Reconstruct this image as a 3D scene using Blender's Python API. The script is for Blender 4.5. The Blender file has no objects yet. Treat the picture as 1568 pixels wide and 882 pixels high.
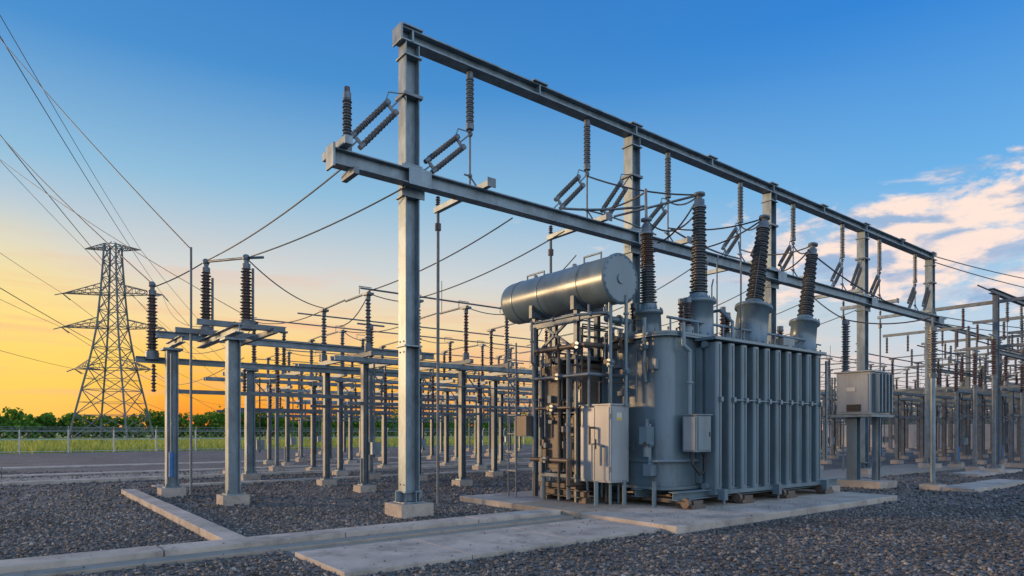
import bpy, math, random
import numpy as np
from mathutils import Vector, Matrix
random.seed(7); rng=np.random.default_rng(7)
sc=bpy.context.scene
sc.view_settings.view_transform='Standard'; sc.view_settings.look='None'; sc.view_settings.exposure=0
def lin(r,g,b,k=1.0):
    def f(c):
        c/=255.0
        return c/12.92 if c<=0.04045 else ((c+0.055)/1.055)**2.4
    return (f(r)*k,f(g)*k,f(b)*k,1)
# ---------------------------------------------------------------- materials
def mat(name,col,rough=.5,metal=0.0,var=.2,scale=2.0,bump=.05,bscale=60,stretch=(1,1,1),dirt=None,dirt_amt=.5,dscale=1.2,spec=.5):
    m=bpy.data.materials.new(name); m.use_nodes=True
    nt=m.node_tree; N=nt.nodes; L=nt.links
    b=N['Principled BSDF']
    tc=N.new('ShaderNodeTexCoord'); mp=N.new('ShaderNodeMapping'); mp.inputs['Scale'].default_value=stretch
    L.new(tc.outputs['Object'],mp.inputs['Vector'])
    n=N.new('ShaderNodeTexNoise'); n.inputs['Scale'].default_value=scale; n.inputs['Detail'].default_value=8; n.inputs['Roughness'].default_value=.65
    L.new(mp.outputs['Vector'],n.inputs['Vector'])
    r=N.new('ShaderNodeValToRGB'); r.color_ramp.elements[0].position=.3; r.color_ramp.elements[1].position=.7
    r.color_ramp.elements[0].color=tuple(c*(1-var) for c in col[:3])+(1,)
    r.color_ramp.elements[1].color=tuple(min(1,c*(1+var)) for c in col[:3])+(1,)
    L.new(n.outputs['Fac'],r.inputs['Fac']); out=r.outputs['Color']
    if dirt:
        n2=N.new('ShaderNodeTexNoise'); n2.inputs['Scale'].default_value=dscale; n2.inputs['Detail'].default_value=10; n2.inputs['Roughness'].default_value=.75
        L.new(mp.outputs['Vector'],n2.inputs['Vector'])
        r2=N.new('ShaderNodeValToRGB'); r2.color_ramp.elements[0].position=.5; r2.color_ramp.elements[1].position=.68
        r2.color_ramp.elements[0].color=(0,0,0,1); r2.color_ramp.elements[1].color=(dirt_amt,)*3+(1,)
        L.new(n2.outputs['Fac'],r2.inputs['Fac'])
        mx=N.new('ShaderNodeMixRGB'); L.new(r2.outputs['Color'],mx.inputs['Fac']); L.new(out,mx.inputs['Color1']); mx.inputs['Color2'].default_value=tuple(dirt[:3])+(1,)
        out=mx.outputs['Color']
    L.new(out,b.inputs['Base Color'])
    b.inputs['Metallic'].default_value=metal
    b.inputs['Specular IOR Level'].default_value=spec
    mr=N.new('ShaderNodeMapRange'); mr.inputs['To Min'].default_value=max(.05,rough-.12); mr.inputs['To Max'].default_value=min(1,rough+.15)
    L.new(n.outputs['Fac'],mr.inputs['Value']); L.new(mr.outputs['Result'],b.inputs['Roughness'])
    if bump:
        n3=N.new('ShaderNodeTexNoise'); n3.inputs['Scale'].default_value=bscale; n3.inputs['Detail'].default_value=5
        L.new(tc.outputs['Object'],n3.inputs['Vector'])
        bp=N.new('ShaderNodeBump'); bp.inputs['Strength'].default_value=bump; bp.inputs['Distance'].default_value=.02
        L.new(n3.outputs['Fac'],bp.inputs['Height']); L.new(bp.outputs['Normal'],b.inputs['Normal'])
    return m
GALV=mat('galvanised_steel',(.18,.24,.285),.42,.4,.35,4,.04,50,(1,1,.5),dirt=(.10,.125,.14),dirt_amt=.7,dscale=2.5)
GALV2=mat('weathered_steel',(.13,.165,.195),.48,.35,.35,4,.05,50,dirt=(.10,.085,.07),dirt_amt=.6)
FENCE=mat('fence_wire',(.42,.45,.47),.5,.3,.2,3,0)
PAINT=mat('transformer_paint',(.125,.185,.222),.31,.1,.2,1.2,.02,18,(1,1,.3),dirt=(.085,.085,.08),dirt_amt=.6,dscale=2,spec=.55)
PAINT2=mat('cabinet_paint',(.29,.325,.345),.36,.05,.12,1.0,.02,30,(1,1,.3),dirt=(.18,.165,.15),dirt_amt=.45)
RUST=mat('dark_oily_steel',(.10,.083,.07),.5,.2,.4,5,.1,40,dirt=(.16,.09,.05),dirt_amt=.6)
BRWN=mat('brown_steel_warm_sheen',(.13,.11,.095),.45,.1,.3,3,.05,40,(1,1,.5),dirt=(.10,.065,.05),dirt_amt=.7)  # brown steel; warm reflections on the cubicle plates also painted into the colour
INS=mat('brown_porcelain',(.075,.052,.052),.22,0,.25,6,.0)
INSG=mat('grey_insulator',(.09,.11,.13),.3,0,.25,5,.0,dirt=(.06,.05,.05),dirt_amt=.5)
INSL=mat('light_grey_porcelain',(.17,.20,.225),.3,0,.2,6,.0)
CONC=mat('concrete',(.38,.345,.305),.85,0,.28,1.3,.25,60,dirt=(.15,.135,.12),dirt_amt=.8,dscale=1.6)
CONC2=mat('concrete_stained',(.30,.265,.22),.8,0,.3,.9,.25,50,dirt=(.085,.07,.055),dirt_amt=.85,dscale=.9)
BLACK=mat('black_rubber',(.02,.02,.022),.5,0,.2,5,0)
WIRE=mat('conductor_aluminium',(.07,.075,.08),.5,.5,.2,5,0)
BLUE=mat('blue_plastic',(.03,.15,.38),.4,0,.2,5,0)
LABEL=mat('label_paint',(.5,.5,.45),.5,0,.1,5,0)
YEL=mat('warning_label',(.6,.42,.05),.5,0,.1,5,0)
TOWER=mat('pylon_steel',(.15,.155,.16),.6,.2,.2,3,0)
WALL=mat('precast_wall',(.42,.43,.44),.8,0,.15,1,.1,10,dirt=(.3,.3,.3))
# ---------------------------------------------------------------- mesh builder
def V(*a): return Vector(a)
class MB:
    def __init__(s): s.v=[];s.f=[];s.m=[];s.sm=[];s.mats=[]
    def mi(s,m):
        if m not in s.mats: s.mats.append(m)
        return s.mats.index(m)
    def face(s,idx,mi,sm=False): s.f.append(idx);s.m.append(mi);s.sm.append(sm)
    def obox(s,c,ax,ay,az,m):
        mi=s.mi(m);b=len(s.v);c=Vector(c)
        for sx in(-1,1):
            for sy in(-1,1):
                for sz in(-1,1): s.v.append(c+sx*ax+sy*ay+sz*az)
        for q in((0,1,3,2),(4,6,7,5),(0,4,5,1),(2,3,7,6),(0,2,6,4),(1,5,7,3)): s.face([b+i for i in q],mi)
    def box(s,x0,x1,y0,y1,z0,z1,m):
        s.obox(((x0+x1)/2,(y0+y1)/2,(z0+z1)/2),V((x1-x0)/2,0,0),V(0,(y1-y0)/2,0),V(0,0,(z1-z0)/2),m)
    def frame(s,p0,p1,up=None):
        a=(Vector(p1)-Vector(p0)).normalized()
        u=Vector(up) if up else (V(0,0,1) if abs(a.z)<.9 else V(1,0,0))
        side=a.cross(u).normalized(); up2=side.cross(a).normalized()
        return a,side,up2
    def bar(s,p0,p1,w,h,m,up=None):
        p0=Vector(p0);p1=Vector(p1);a,sd,u=s.frame(p0,p1,up)
        s.obox((p0+p1)/2,a*((p1-p0).length/2),sd*(w/2),u*(h/2),m)
    def hbeam(s,p0,p1,w,h,t,m,up=None):
        p0=Vector(p0);p1=Vector(p1);a,sd,u=s.frame(p0,p1,up);c=(p0+p1)/2;l=(p1-p0).length/2
        s.obox(c+u*(h/2-t/2),a*l,sd*(w/2),u*(t/2),m)
        s.obox(c-u*(h/2-t/2),a*l,sd*(w/2),u*(t/2),m)
        s.obox(c,a*(l*.9999),sd*(t/2),u*(h/2-t),m)
    def lathe(s,p0,p1,prof,m,seg=12,smooth=True,caps=True):
        p0=Vector(p0);a,sd,u=s.frame(p0,p1);mi=s.mi(m);b=len(s.v);n=len(prof)
        cs=[(math.cos(2*math.pi*i/seg),math.sin(2*math.pi*i/seg)) for i in range(seg)]
        for (t,r) in prof:
            for c,q in cs: s.v.append(p0+a*t+sd*(r*c)+u*(r*q))
        for k in range(n-1):
            for i in range(seg):
                j=(i+1)%seg
                s.face([b+k*seg+i,b+k*seg+j,b+(k+1)*seg+j,b+(k+1)*seg+i],mi,smooth)
        if caps:
            for k,(t,r) in((0,prof[0]),(n-1,prof[-1])):
                if r<1e-4: continue
                b2=len(s.v)
                for c,q in cs: s.v.append(p0+a*t+sd*(r*c)+u*(r*q))
                idx=[b2+i for i in range(seg)]
                s.face(idx[::-1] if k==0 else idx,mi)
    def cyl(s,p0,p1,r,m,r1=None,seg=10,caps=True):
        L=(Vector(p1)-Vector(p0)).length
        s.lathe(p0,p1,[(0,r),(L,r if r1 is None else r1)],m,seg,True,caps)
    def pipe(s,pts,r,m,seg=8,fl=False):
        for a,b in zip(pts[:-1],pts[1:]):
            s.cyl(a,b,r,m,seg=seg)
        for p in pts[1:-1]:
            s.ball(p,r*1.08,m)
        if fl:
            for a,b in zip(pts[:-1],pts[1:]):
                A=Vector(a);B=Vector(b);d=(B-A)
                if d.length>.5:
                    mid=A+d*.5;dn=d.normalized()*.02
                    s.cyl(mid-dn,mid+dn,r*1.7,m,seg=10)
    def ball(s,p,r,m,seg=8):
        p=Vector(p);prof=[]
        for i in range(6):
            th=math.pi*i/5; prof.append((r-r*math.cos(th),max(r*math.sin(th),1e-5)))
        s.lathe(p-V(0,0,r),p+V(0,0,r),prof,m,seg,True,False)
    def insul(s,p0,p1,r,m,n=14,core=.5,r1=None,seg=12,cap=None):
        L=(Vector(p1)-Vector(p0)).length;pt=L/n;prof=[]
        r1=r if r1 is None else r1
        for i in range(n):
            R=r+(r1-r)*i/n
            if i%2: R*=.86
            c=R*core;z=i*pt
            prof+=[(z,c),(z+.12*pt,c),(z+.42*pt,R),(z+.55*pt,R),(z+.68*pt,c)]
        prof.append((L,r1*core))
        s.lathe(p0,p1,prof,m,seg,False)
        if cap:
            a=(Vector(p1)-Vector(p0)).normalized();P0=Vector(p0);P1=Vector(p1)
            s.cyl(P0-a*.06,P0+a*.05,r*.95,cap,seg=12); s.cyl(P1-a*.05,P1+a*.08,r1*.8,cap,seg=12)
    def sag(s,p0,p1,sag,r,m,n=14,seg=5):
        p0=Vector(p0);p1=Vector(p1);P=[]
        for i in range(n+1):
            t=i/n;p=p0.lerp(p1,t);p.z-=4*sag*t*(1-t);P.append(p)
        mi=s.mi(m);b=len(s.v);a,sd,u=s.frame(p0,p1)
        for p in P:
            for i in range(seg):
                an=2*math.pi*i/seg; s.v.append(p+sd*(r*math.cos(an))+u*(r*math.sin(an)))
        for k in range(n):
            for i in range(seg):
                j=(i+1)%seg; s.face([b+k*seg+i,b+k*seg+j,b+(k+1)*seg+j,b+(k+1)*seg+i],mi,True)
    def mesh(s,name):
        me=bpy.data.meshes.new(name); me.from_pydata([tuple(v) for v in s.v],[],s.f)
        for m in s.mats: me.materials.append(m)
        me.polygons.foreach_set('material_index',s.m); me.polygons.foreach_set('use_smooth',s.sm); me.update()
        return me
    def obj(s,name,parent=None,bevel=0,loc=(0,0,0),rot=0):
        return place(name,s.mesh(name),loc,rot,parent,bevel)
def place(name,me,loc=(0,0,0),rot=0,parent=None,bevel=0,scale=None):
    o=bpy.data.objects.new(name,me); sc.collection.objects.link(o); o.location=loc; o.rotation_euler=(0,0,rot)
    if scale: o.scale=scale
    if parent: o.parent=parent
    if bevel:
        b=o.modifiers.new('bevel','BEVEL'); b.width=bevel; b.segments=2; b.limit_method='ANGLE'; b.angle_limit=math.radians(50)
    return o
def empty(name,loc=(0,0,0)):
    o=bpy.data.objects.new(name,None); sc.collection.objects.link(o); o.location=loc; return o
def npmesh(name,v,f,m,smooth=False):
    me=bpy.data.meshes.new(name); nf,k=f.shape
    me.vertices.add(len(v)); me.vertices.foreach_set('co',v.astype(np.float32).ravel())
    me.loops.add(nf*k); me.loops.foreach_set('vertex_index',f.astype(np.int32).ravel())
    me.polygons.add(nf); me.polygons.foreach_set('loop_start',np.arange(0,nf*k,k,dtype=np.int32)); me.polygons.foreach_set('loop_total',np.full(nf,k,dtype=np.int32))
    me.materials.append(m); me.update(calc_edges=True); me.validate(); return me
# ---------------------------------------------------------------- ground
def gravel_mat():
    m=bpy.data.materials.new('gravel'); m.use_nodes=True; nt=m.node_tree;N=nt.nodes;L=nt.links;b=N['Principled BSDF']
    tc=N.new('ShaderNodeTexCoord')
    v=N.new('ShaderNodeTexVoronoi'); v.inputs['Scale'].default_value=22; L.new(tc.outputs['Object'],v.inputs['Vector'])
    sep=N.new('ShaderNodeSeparateColor'); L.new(v.outputs['Color'],sep.inputs['Color'])
    r=N.new('ShaderNodeValToRGB'); e=r.color_ramp.elements
    e[0].color=(.06,.057,.055,1); e[1].color=(.26,.24,.22,1); e.new(.5).color=(.12,.113,.108,1); e.new(.85).color=(.17,.158,.146,1)
    L.new(sep.outputs[0],r.inputs['Fac'])
    n=N.new('ShaderNodeTexNoise'); n.inputs['Scale'].default_value=.35; n.inputs['Detail'].default_value=8; n.inputs['Roughness'].default_value=.7; L.new(tc.outputs['Object'],n.inputs['Vector'])
    mr=N.new('ShaderNodeMapRange'); mr.inputs['From Min'].default_value=.3; mr.inputs['From Max'].default_value=.7; mr.inputs['To Min'].default_value=.65; mr.inputs['To Max'].default_value=1.35
    L.new(n.outputs['Fac'],mr.inputs['Value'])
    mx=N.new('ShaderNodeMixRGB'); mx.blend_type='MULTIPLY'; mx.inputs['Fac'].default_value=1; L.new(r.outputs['Color'],mx.inputs['Color1']); L.new(mr.outputs['Result'],mx.inputs['Color2'])
    L.new(mx.outputs['Color'],b.inputs['Base Color']); b.inputs['Roughness'].default_value=.85
    bp=N.new('ShaderNodeBump'); bp.inputs['Strength'].default_value=.8; bp.inputs['Distance'].default_value=.03; bp.invert=True
    L.new(v.outputs['Distance'],bp.inputs['Height']); L.new(bp.outputs['Normal'],b.inputs['Normal']); return m
GRAV=gravel_mat()
mb=MB(); mb.box(-140,180,-60,60,-.3,0,GRAV); mb.obj('gravel_yard')
GRASS=mat('grass',(.20,.28,.04),.9,0,.4,.08,.3,8,dirt=(.34,.33,.07),dirt_amt=.8,dscale=.15)
mb=MB(); i=mb.mi(GRASS)
for p in((-4000,-4000,-.06),(4000,-4000,-.06),(4000,4000,-.06),(-4000,4000,-.06)): mb.v.append(V(*p))
mb.face([0,1,2,3],i); mb.obj('grass_field_ground')
def stone_mat():
    m=bpy.data.materials.new('loose_stone'); m.use_nodes=True; nt=m.node_tree;N=nt.nodes;L=nt.links;b=N['Principled BSDF']
    g=N.new('ShaderNodeNewGeometry'); r=N.new('ShaderNodeValToRGB'); e=r.color_ramp.elements
    e[0].color=(.05,.048,.046,1); e[1].color=(.34,.32,.29,1); e.new(.55).color=(.115,.108,.103,1); e.new(.86).color=(.18,.167,.152,1); e.new(.97).color=(.24,.22,.2,1)
    tc=N.new('ShaderNodeTexCoord'); n=N.new('ShaderNodeTexNoise'); n.inputs['Scale'].default_value=.4; n.inputs['Detail'].default_value=6; L.new(tc.outputs['Object'],n.inputs['Vector'])
    mr=N.new('ShaderNodeMapRange'); mr.inputs['From Min'].default_value=.3; mr.inputs['From Max'].default_value=.7; mr.inputs['To Min'].default_value=.65; mr.inputs['To Max'].default_value=1.4; L.new(n.outputs['Fac'],mr.inputs['Value'])
    mx=N.new('ShaderNodeMixRGB'); mx.blend_type='MULTIPLY'; mx.inputs['Fac'].default_value=1; L.new(r.outputs['Color'],mx.inputs['Color1']); L.new(mr.outputs['Result'],mx.inputs['Color2'])
    L.new(g.outputs['Random Per Island'],r.inputs['Fac']); L.new(mx.outputs['Color'],b.inputs['Base Color']); b.inputs['Roughness'].default_value=.7; return m
def in_conc(x,y):
    c=(x>8.2)&(x<16.5)&(y>6.35)&(y<12.7)
    c|=(y>9.05)&(y<9.6)&(x<8.4)
    c|=(x>2.35)&(x<2.78)&(y>9)&(y<18.1)
    c|=(x>2.9)&(x<8.4)&(y>6.72)&(y<9.2)
    c|=(x<2.9)&(y>8.7)&(y<9.2)
    return c
def wedge(n,d0,d1,pw=1.0):
    d=(d0**2+(d1**2-d0**2)*rng.random(n)**pw)**.5; a=(rng.random(n)*2-1)*.95
    x=d*(.788*a+.615); y=d*(.788-.615*a); return x,y
xs=[];ys=[];ss=[]
for n,d0,d1,s0 in((85000,5.5,14,.020),(36000,14,26,.027)):
    x,y=wedge(n,d0,d1); k=~in_conc(x,y); x=x[k];y=y[k]; xs.append(x);ys.append(y);ss.append(s0*(.5+rng.random(len(x))**2.5*1.4))
x,y=wedge(1800,6,14); xs.append(x);ys.append(y);ss.append(np.full(len(x),.011)*(.5+rng.random(len(x))))
zz=[np.zeros(len(a)) for a in xs]
x=xs[-1];y=ys[-1];z=np.zeros(len(x)); z[(x>8.3)&(x<16.4)&(y>6.45)&(y<12.6)]=.12; z[(y>9.1)&(y<9.55)&(x<8.28)]=.12; z[(x>2.95)&(x<8.29)&(y>6.75)&(y<8.3)]=.06; z[(x<8.28)&(y>8.75)&(y<9.08)]=.045; zz[-1]=z
x=np.concatenate(xs);y=np.concatenate(ys);s=np.concatenate(ss);z0=np.concatenate(zz);n=len(x)
base=np.array([[1,0,0],[-1,0,0],[0,1,0],[0,-1,0],[0,0,.75],[0,0,-.75]])
vv=base[None]*s[:,None,None]*(.6+.8*rng.random((n,6,3))); vv+= (rng.random((n,6,3))-.5)*s[:,None,None]*.7
th=rng.random(n)*6.28; c,q=np.cos(th)[:,None],np.sin(th)[:,None]
vx=vv[:,:,0]*c-vv[:,:,1]*q; vy=vv[:,:,0]*q+vv[:,:,1]*c
vv=np.stack([vx+x[:,None],vy+y[:,None],vv[:,:,2]+(s*.35+z0)[:,None]],-1).reshape(-1,3)
F=np.array([[0,2,4],[2,1,4],[1,3,4],[3,0,4],[2,0,5],[1,2,5],[3,1,5],[0,3,5]])
ff=(F[None]+(np.arange(n)*6)[:,None,None]).reshape(-1,3)
place('loose_gravel',npmesh('loose_gravel',vv,ff,stone_mat()))
# ---------------------------------------------------------------- concrete work
mb=MB(); mb.box(8.3,12.3,6.45,8.6,-.1,.12,CONC); mb.box(12.31,16.4,6.45,8.6,-.1,.118,CONC); mb.box(8.3,16.4,8.61,10.6,-.1,.122,CONC2); mb.box(8.3,16.4,10.61,12.6,-.1,.12,CONC)
mb.obj('transformer_foundation_slab',bevel=.015)
mb=MB()
xx=-20
while xx<8.2:
    w=2.4; mb.box(xx,min(xx+w,8.285)-.012,9.1+random.uniform(-.006,.006),9.55,-.1,.12+random.uniform(-.004,.004),CONC); xx+=w
yy=9.56
while yy<18:
    mb.box(2.4,2.72,yy,yy+1.38,-.1,.12+random.uniform(-.004,.004),CONC); yy+=1.4
mb.obj('concrete_kerb',bevel=.012)
mb=MB()
xx=2.95
for w in(1.7,1.8,1.85):
    mb.box(xx,min(xx+w,8.29)-.01,6.75,8.3,-.1,.06,CONC); xx+=w
mb.obj('concrete_paving_slab',bevel=.01)
mb=MB(); mb.box(-20,8.28,8.75,9.08,-.1,.045,CONC2); mb.box(3,8.28,8.32,8.74,-.1,.012,CONC2); mb.obj('drainage_channel',bevel=.01)
mb=MB()
for y0,w,h,x0,x1 in((24.3,.5,.1,-60,60),(28.6,.9,.06,-60,60),(20.8,.5,.06,3.4,60),(35,1.2,.05,-60,80)):
    xx=x0
    while xx<x1: mb.box(xx,xx+2.96,y0,y0+w,-.1,h,CONC); xx+=3
for cx,cy in((26,5.2),(20,6),(27,8)):
    mb.box(cx,cx+5,cy,cy+.9,-.1,.1,CONC)
mb.box(18.2,34,10.2,13,-.1,.05,CONC2)
mb.obj('cable_trench_covers')
mb=MB(); mb.box(-60,60,25.2,28,-.1,.02,CONC2); mb.obj('service_path')
mb=MB()
yy=-12
while yy<34:
    mb.box(70,70.15,yy,yy+2.9,0,2.3,WALL); mb.box(69.9,70.25,yy+2.9,yy+3.1,0,2.5,WALL); yy+=3.1
mb.obj('precast_boundary_wall')
# ---------------------------------------------------------------- main gantry
CX=[6.1+6.28*k for k in range(5)]; GY=11.0
def footing(mb,x,y,w=.6,h=.22):
    mb.box(x-w/2,x+w/2,y-w/2,y+w/2,-.1,h,CONC)
    mb.box(x-w*.32,x+w*.32,y-w*.32,y+w*.32,h,h+.03,GALV)
    for a in(-1,1):
        for b in(-1,1): mb.cyl((x+a*w*.25,y+b*w*.25,h+.02),(x+a*w*.25,y+b*w*.25,h+.1),.016,GALV2,seg=6)
g=empty('steel_gantry')
mb=MB()
for x in CX: footing(mb,x,GY,.68,.25)
mb.obj('footings',g,.01)
TZ=9.06
mb=MB()
for x in CX:
    mb.hbeam((x,GY,.28),(x,GY,TZ-.14),.29,.30,.022,GALV,up=(1,0,0))
    for z in(.45,3.2,6.02,6.6,7.9,8.66):
        mb.box(x-.19,x+.19,GY-.18,GY+.18,z,z+.03,GALV)
    mb.box(x-.2,x+.2,GY-.19,GY+.19,7.9,7.96,GALV2)
    for a,b in((1,0),(-1,0),(0,1),(0,-1)):
        mb.obox((x+a*.22,GY+b*.22,.38),V(.01 if b else .07,0,0),V(0,.01 if a else .07,0),V(0,0,.1),GALV)
    for z in(3.1,3.3,6.2,6.5,.6):
        for yy in(-.07,.07): mb.cyl((x-.165,GY+yy,z),(x-.145,GY+yy,z),.018,GALV2,seg=6)
mb.obj('columns',g,.004)
mb=MB()
mb.hbeam((5.88,GY,TZ),(31.6,GY,TZ),.30,.25,.03,GALV)
for x in CX+[x+3.14 for x in CX[:-1]]:
    mb.box(x-.2,x+.2,GY-.2,GY+.2,TZ+.13,TZ+.16,GALV); mb.box(x-.02,x+.02,GY-.16,GY+.16,TZ-.11,TZ+.11,GALV)
mb.box(5.84,5.875,GY-.18,GY+.18,TZ-.15,TZ+.17,GALV)
mb.obj('top_beam',g,.004)
LZ=6.30
mb=MB()
mb.hbeam((4.45,GY-.30,LZ),(31.9,GY-.30,LZ),.24,.28,.025,GALV)
mb.box(4.4,4.44,GY-.46,GY-.14,LZ-.2,LZ+.2,GALV)
for x in CX:
    mb.box(x-.24,x+.24,GY-.178,GY-.155,LZ-.3,LZ+.3,GALV); mb.box(x-.24,x+.24,GY-.44,GY-.422,LZ-.16,LZ+.16,GALV)
mb.bar((4.6,GY-.65,LZ+.22),(4.6,GY+.35,LZ+.22),.14,.14,GALV); mb.bar((4.75,GY-.62,LZ-.25),(4.75,GY-.1,LZ-.25),.1,.12,GALV2)
drops=[]
for k in range(4):
    for o in(1.4,4.72): drops.append(CX[k]+o)
for x in drops:
    mb.bar((x+.1,GY-.6,LZ+.21),(x+.1,GY+1.5,LZ+.21),.11,.12,GALV)
    mb.box(x+.0,x+.2,GY-.62,GY-.6,LZ+.12,LZ+.3,GALV2)
mb.obj('lower_beam',g,.004)
mb=MB()
for x in drops:
    mb.cyl((x,GY,8.95),(x,GY,8.8),.05,GALV2); mb.insul((x,GY,7.8),(x,GY,8.82),.085,INSL,22,.55,cap=GALV2)
    mb.cyl((x,GY,LZ+.3),(x,GY,7.8),.022,GALV2,seg=6); mb.ball((x,GY,7.65),.06,GALV2); mb.ball((x,GY,6.8),.05,GALV2)
    mb.pipe([(x-.15,GY,6.8),(x,GY,6.8),(x+.12,GY-.1,6.55)],.018,GALV2,6)
mb.obj('suspension_insulators',g)
mb=MB()
def strain(x,z0,x1,z1,sep=.11):
    A=V(x,GY-.05,z0);B=V(x1,GY-.2,z1);d=(B-A)
    P=A+d*.24;Q=A+d*.78; up=V(d.z,0,-d.x).normalized()*-sep
    mb.sag(A,P,.0,.016,GALV2,3); mb.sag(Q,B,.0,.016,GALV2,3)
    mb.bar(P-up*1.2,P+up*1.2,.03,.06,GALV2); mb.bar(Q-up*1.2,Q+up*1.2,.03,.06,GALV2)
    for s_ in(-1,1): mb.insul(P+up*s_,Q+up*s_,.058,INSG,22,.6,cap=GALV2)
    mb.pipe([P-up*1.3,P-up*2-d*.1,P+up*0-d*.25,A],.012,GALV2,5)
for x in drops: strain(x,7.65,x-1.3,6.45)
for x in CX: strain(x-.12,7.95,x-1.4,6.45)
mb.obj('strain_insulators',g)
mb=MB(); mb.insul((4.72,GY-.3,LZ+.2),(4.72,GY-.3,7.4),.085,INSG,18,.6,cap=GALV2); mb.cyl((4.72,GY-.3,7.4),(4.72,GY-.3,7.58),.05,INS)
for i,x in enumerate(drops):
    mb.cyl((x+.1,GY+1.4,.0),(x+.1,GY+1.4,LZ+.15),.035,GALV2,seg=8)
    mb.insul((x+.1,GY+1.4,LZ+.3),(x+.1,GY+1.4,LZ+.5),.06,INS,4,.6)
    mb.cyl((x+.1,GY+1.4,6.05),(x+.1,GY+1.4,6.2),.07,INS,seg=8)
mb.obj('post_insulators',g)
# ---------------------------------------------------------------- transformer
T=empty('power_transformer',(0,0,0))
def rprism(mb,x0,x1,y0,y1,z0,z1,r,m,n=6):
    pts=[]
    for cx,cy,a0 in((x1-r,y1-r,0),(x0+r,y1-r,90),(x0+r,y0+r,180),(x1-r,y0+r,270)):
        for i in range(n+1):
            a=math.radians(a0+90*i/n); pts.append((cx+r*math.cos(a),cy+r*math.sin(a)))
    mi=mb.mi(m);b=len(mb.v);k=len(pts)
    for z in(z0,z1):
        for p in pts: mb.v.append(V(p[0],p[1],z))
    for i in range(k): j=(i+1)%k; mb.face([b+i,b+j,b+k+j,b+k+i],mi,False)
    mb.face([b+k+i for i in range(k)],mi); mb.face([b+i for i in range(k)][::-1],mi)
mb=MB()
rprism(mb,10.3,16.4,8.25,10.6,.5,3.5,.32,PAINT,10)
rprism(mb,10.2,16.5,8.15,10.7,3.5,3.54,.36,PAINT,10); rprism(mb,10.21,16.49,8.16,10.69,3.545,3.6,.36,PAINT,10)
rprism(mb,10.22,16.48,8.17,10.68,.44,.5,.34,PAINT,10)
rprism(mb,10.27,16.43,8.22,10.63,.98,1.06,.33,PAINT,10)
for yy in(9.3,9.9,10.3): mb.box(10.22,10.31,yy,yy+.05,1.1,3.45,PAINT)
for k in range(24):
    mb.cyl((10.28+k*.26,8.2,3.6),(10.28+k*.26,8.2,3.66),.022,GALV2,seg=6)
for k in range(9): mb.cyl((10.25,8.5+k*.24,3.6),(10.25,8.5+k*.24,3.66),.022,GALV2,seg=6)
mb.obj('tank',T,.006)
mb=MB()
nf=10;x0=11.22;x1=15.5;p=(x1-x0)/(nf-.35)
for i in range(nf):
    xa=x0+i*p; t=.2
    rprism(mb,xa,xa+t,7.74,8.06,.42,3.40,.06,PAINT,4)
    mb.box(xa+.07,xa+.13,8.06,8.26,.5,3.35,PAINT)
    mb.box(xa+.085,xa+.115,7.722,7.742,.5,3.36,PAINT)
mb.box(x0-.02,x1-.05,8.1,8.24,.55,3.3,PAINT)
mb.box(x0-.1,x1+.08,7.70,8.2,3.44,3.5,PAINT); mb.box(x0-.1,x1+.08,7.72,8.2,.34,.42,PAINT)
mb.cyl((x0-.1,7.98,3.36),(x1+.1,7.98,3.36),.07,PAINT); mb.cyl((x0-.1,7.98,.5),(x1+.1,7.98,.5),.07,PAINT)
mb.bar((x0+.5,7.715,2.25),(x1-.1,7.715,2.25),.016,.025,PAINT)
for i in range(nf): mb.box(x0+i*p+.06,x0+i*p+.14,7.68,7.73,2.2,2.3,PAINT)
for i in range(nf): mb.cyl((x0+.1+i*p,7.85,3.5),(x0+.1+i*p,7.85,3.56),.025,GALV2,seg=6)
mb.cyl((x1+.14,7.74,.9),(x1+.14,7.74,3.3),.03,PAINT)
mb.obj('radiator_bank',T,.004)
mb=MB()
mb.box(9.55,10.2,9.98,10.45,.75,1.95,BRWN); mb.box(9.53,9.55,10.01,10.42,.8,1.9,BRWN)
mb.box(9.5,10.2,10.5,11.0,.75,3.05,BRWN); mb.box(9.48,9.5,10.54,10.96,.8,1.8,BRWN); mb.box(9.48,9.5,10.54,10.96,1.9,3.0,BRWN)
mb.box(9.65,10.2,9.96,10.45,2.05,3.05,BRWN); mb.box(9.63,9.65,10.0,10.42,2.1,2.5,PAINT); mb.box(9.63,9.65,10.0,10.42,2.56,3.0,BRWN)
mb.box(9.42,10.28,9.92,11.08,3.12,3.2,GALV2); mb.box(9.42,10.28,9.92,11.08,.62,.7,GALV2); mb.box(9.42,10.24,9.92,11.08,1.98,2.02,GALV2)
for yy in(9.94,10.46,11.04): mb.bar((9.46,yy,.12),(9.46,yy,3.12),.06,.06,GALV2)
mb.box(9.1,9.4,11.15,11.5,1.5,1.95,BRWN)
mb.obj('auxiliary_cubicles',T,.006)
mb=MB()
for y in(7.95,8.9,9.9): mb.hbeam((10.1,y,.36),(16.6,y,.36),.2,.16,.02,PAINT)
for x in(10.5,12.2,13.9,15.6):
    mb.box(x-.15,x+.15,7.65,10.7,.2,.28,RUST)
    for y in(7.75,9.5): 
        mb.box(x-.22,x+.22,y-.1,y+.1,.122,.2,RUST); mb.cyl((x-.3,y,.24),(x-.22,y,.24),.1,RUST)
for x in(11.3,13.3,15.4): 
    mb.box(x-.06,x+.06,7.58,7.74,.24,.46,PAINT); mb.cyl((x,7.64,.14),(x,7.64,.42),.03,GALV2)
mb.hbeam((9.5,9.6,.3),(9.5,11.0,.3),.16,.16,.02,RUST); mb.hbeam((10.1,9.6,.3),(10.1,11.0,.3),.16,.16,.02,RUST); mb.box(9.4,10.2,9.9,11.08,.4,.5,RUST)
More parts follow.
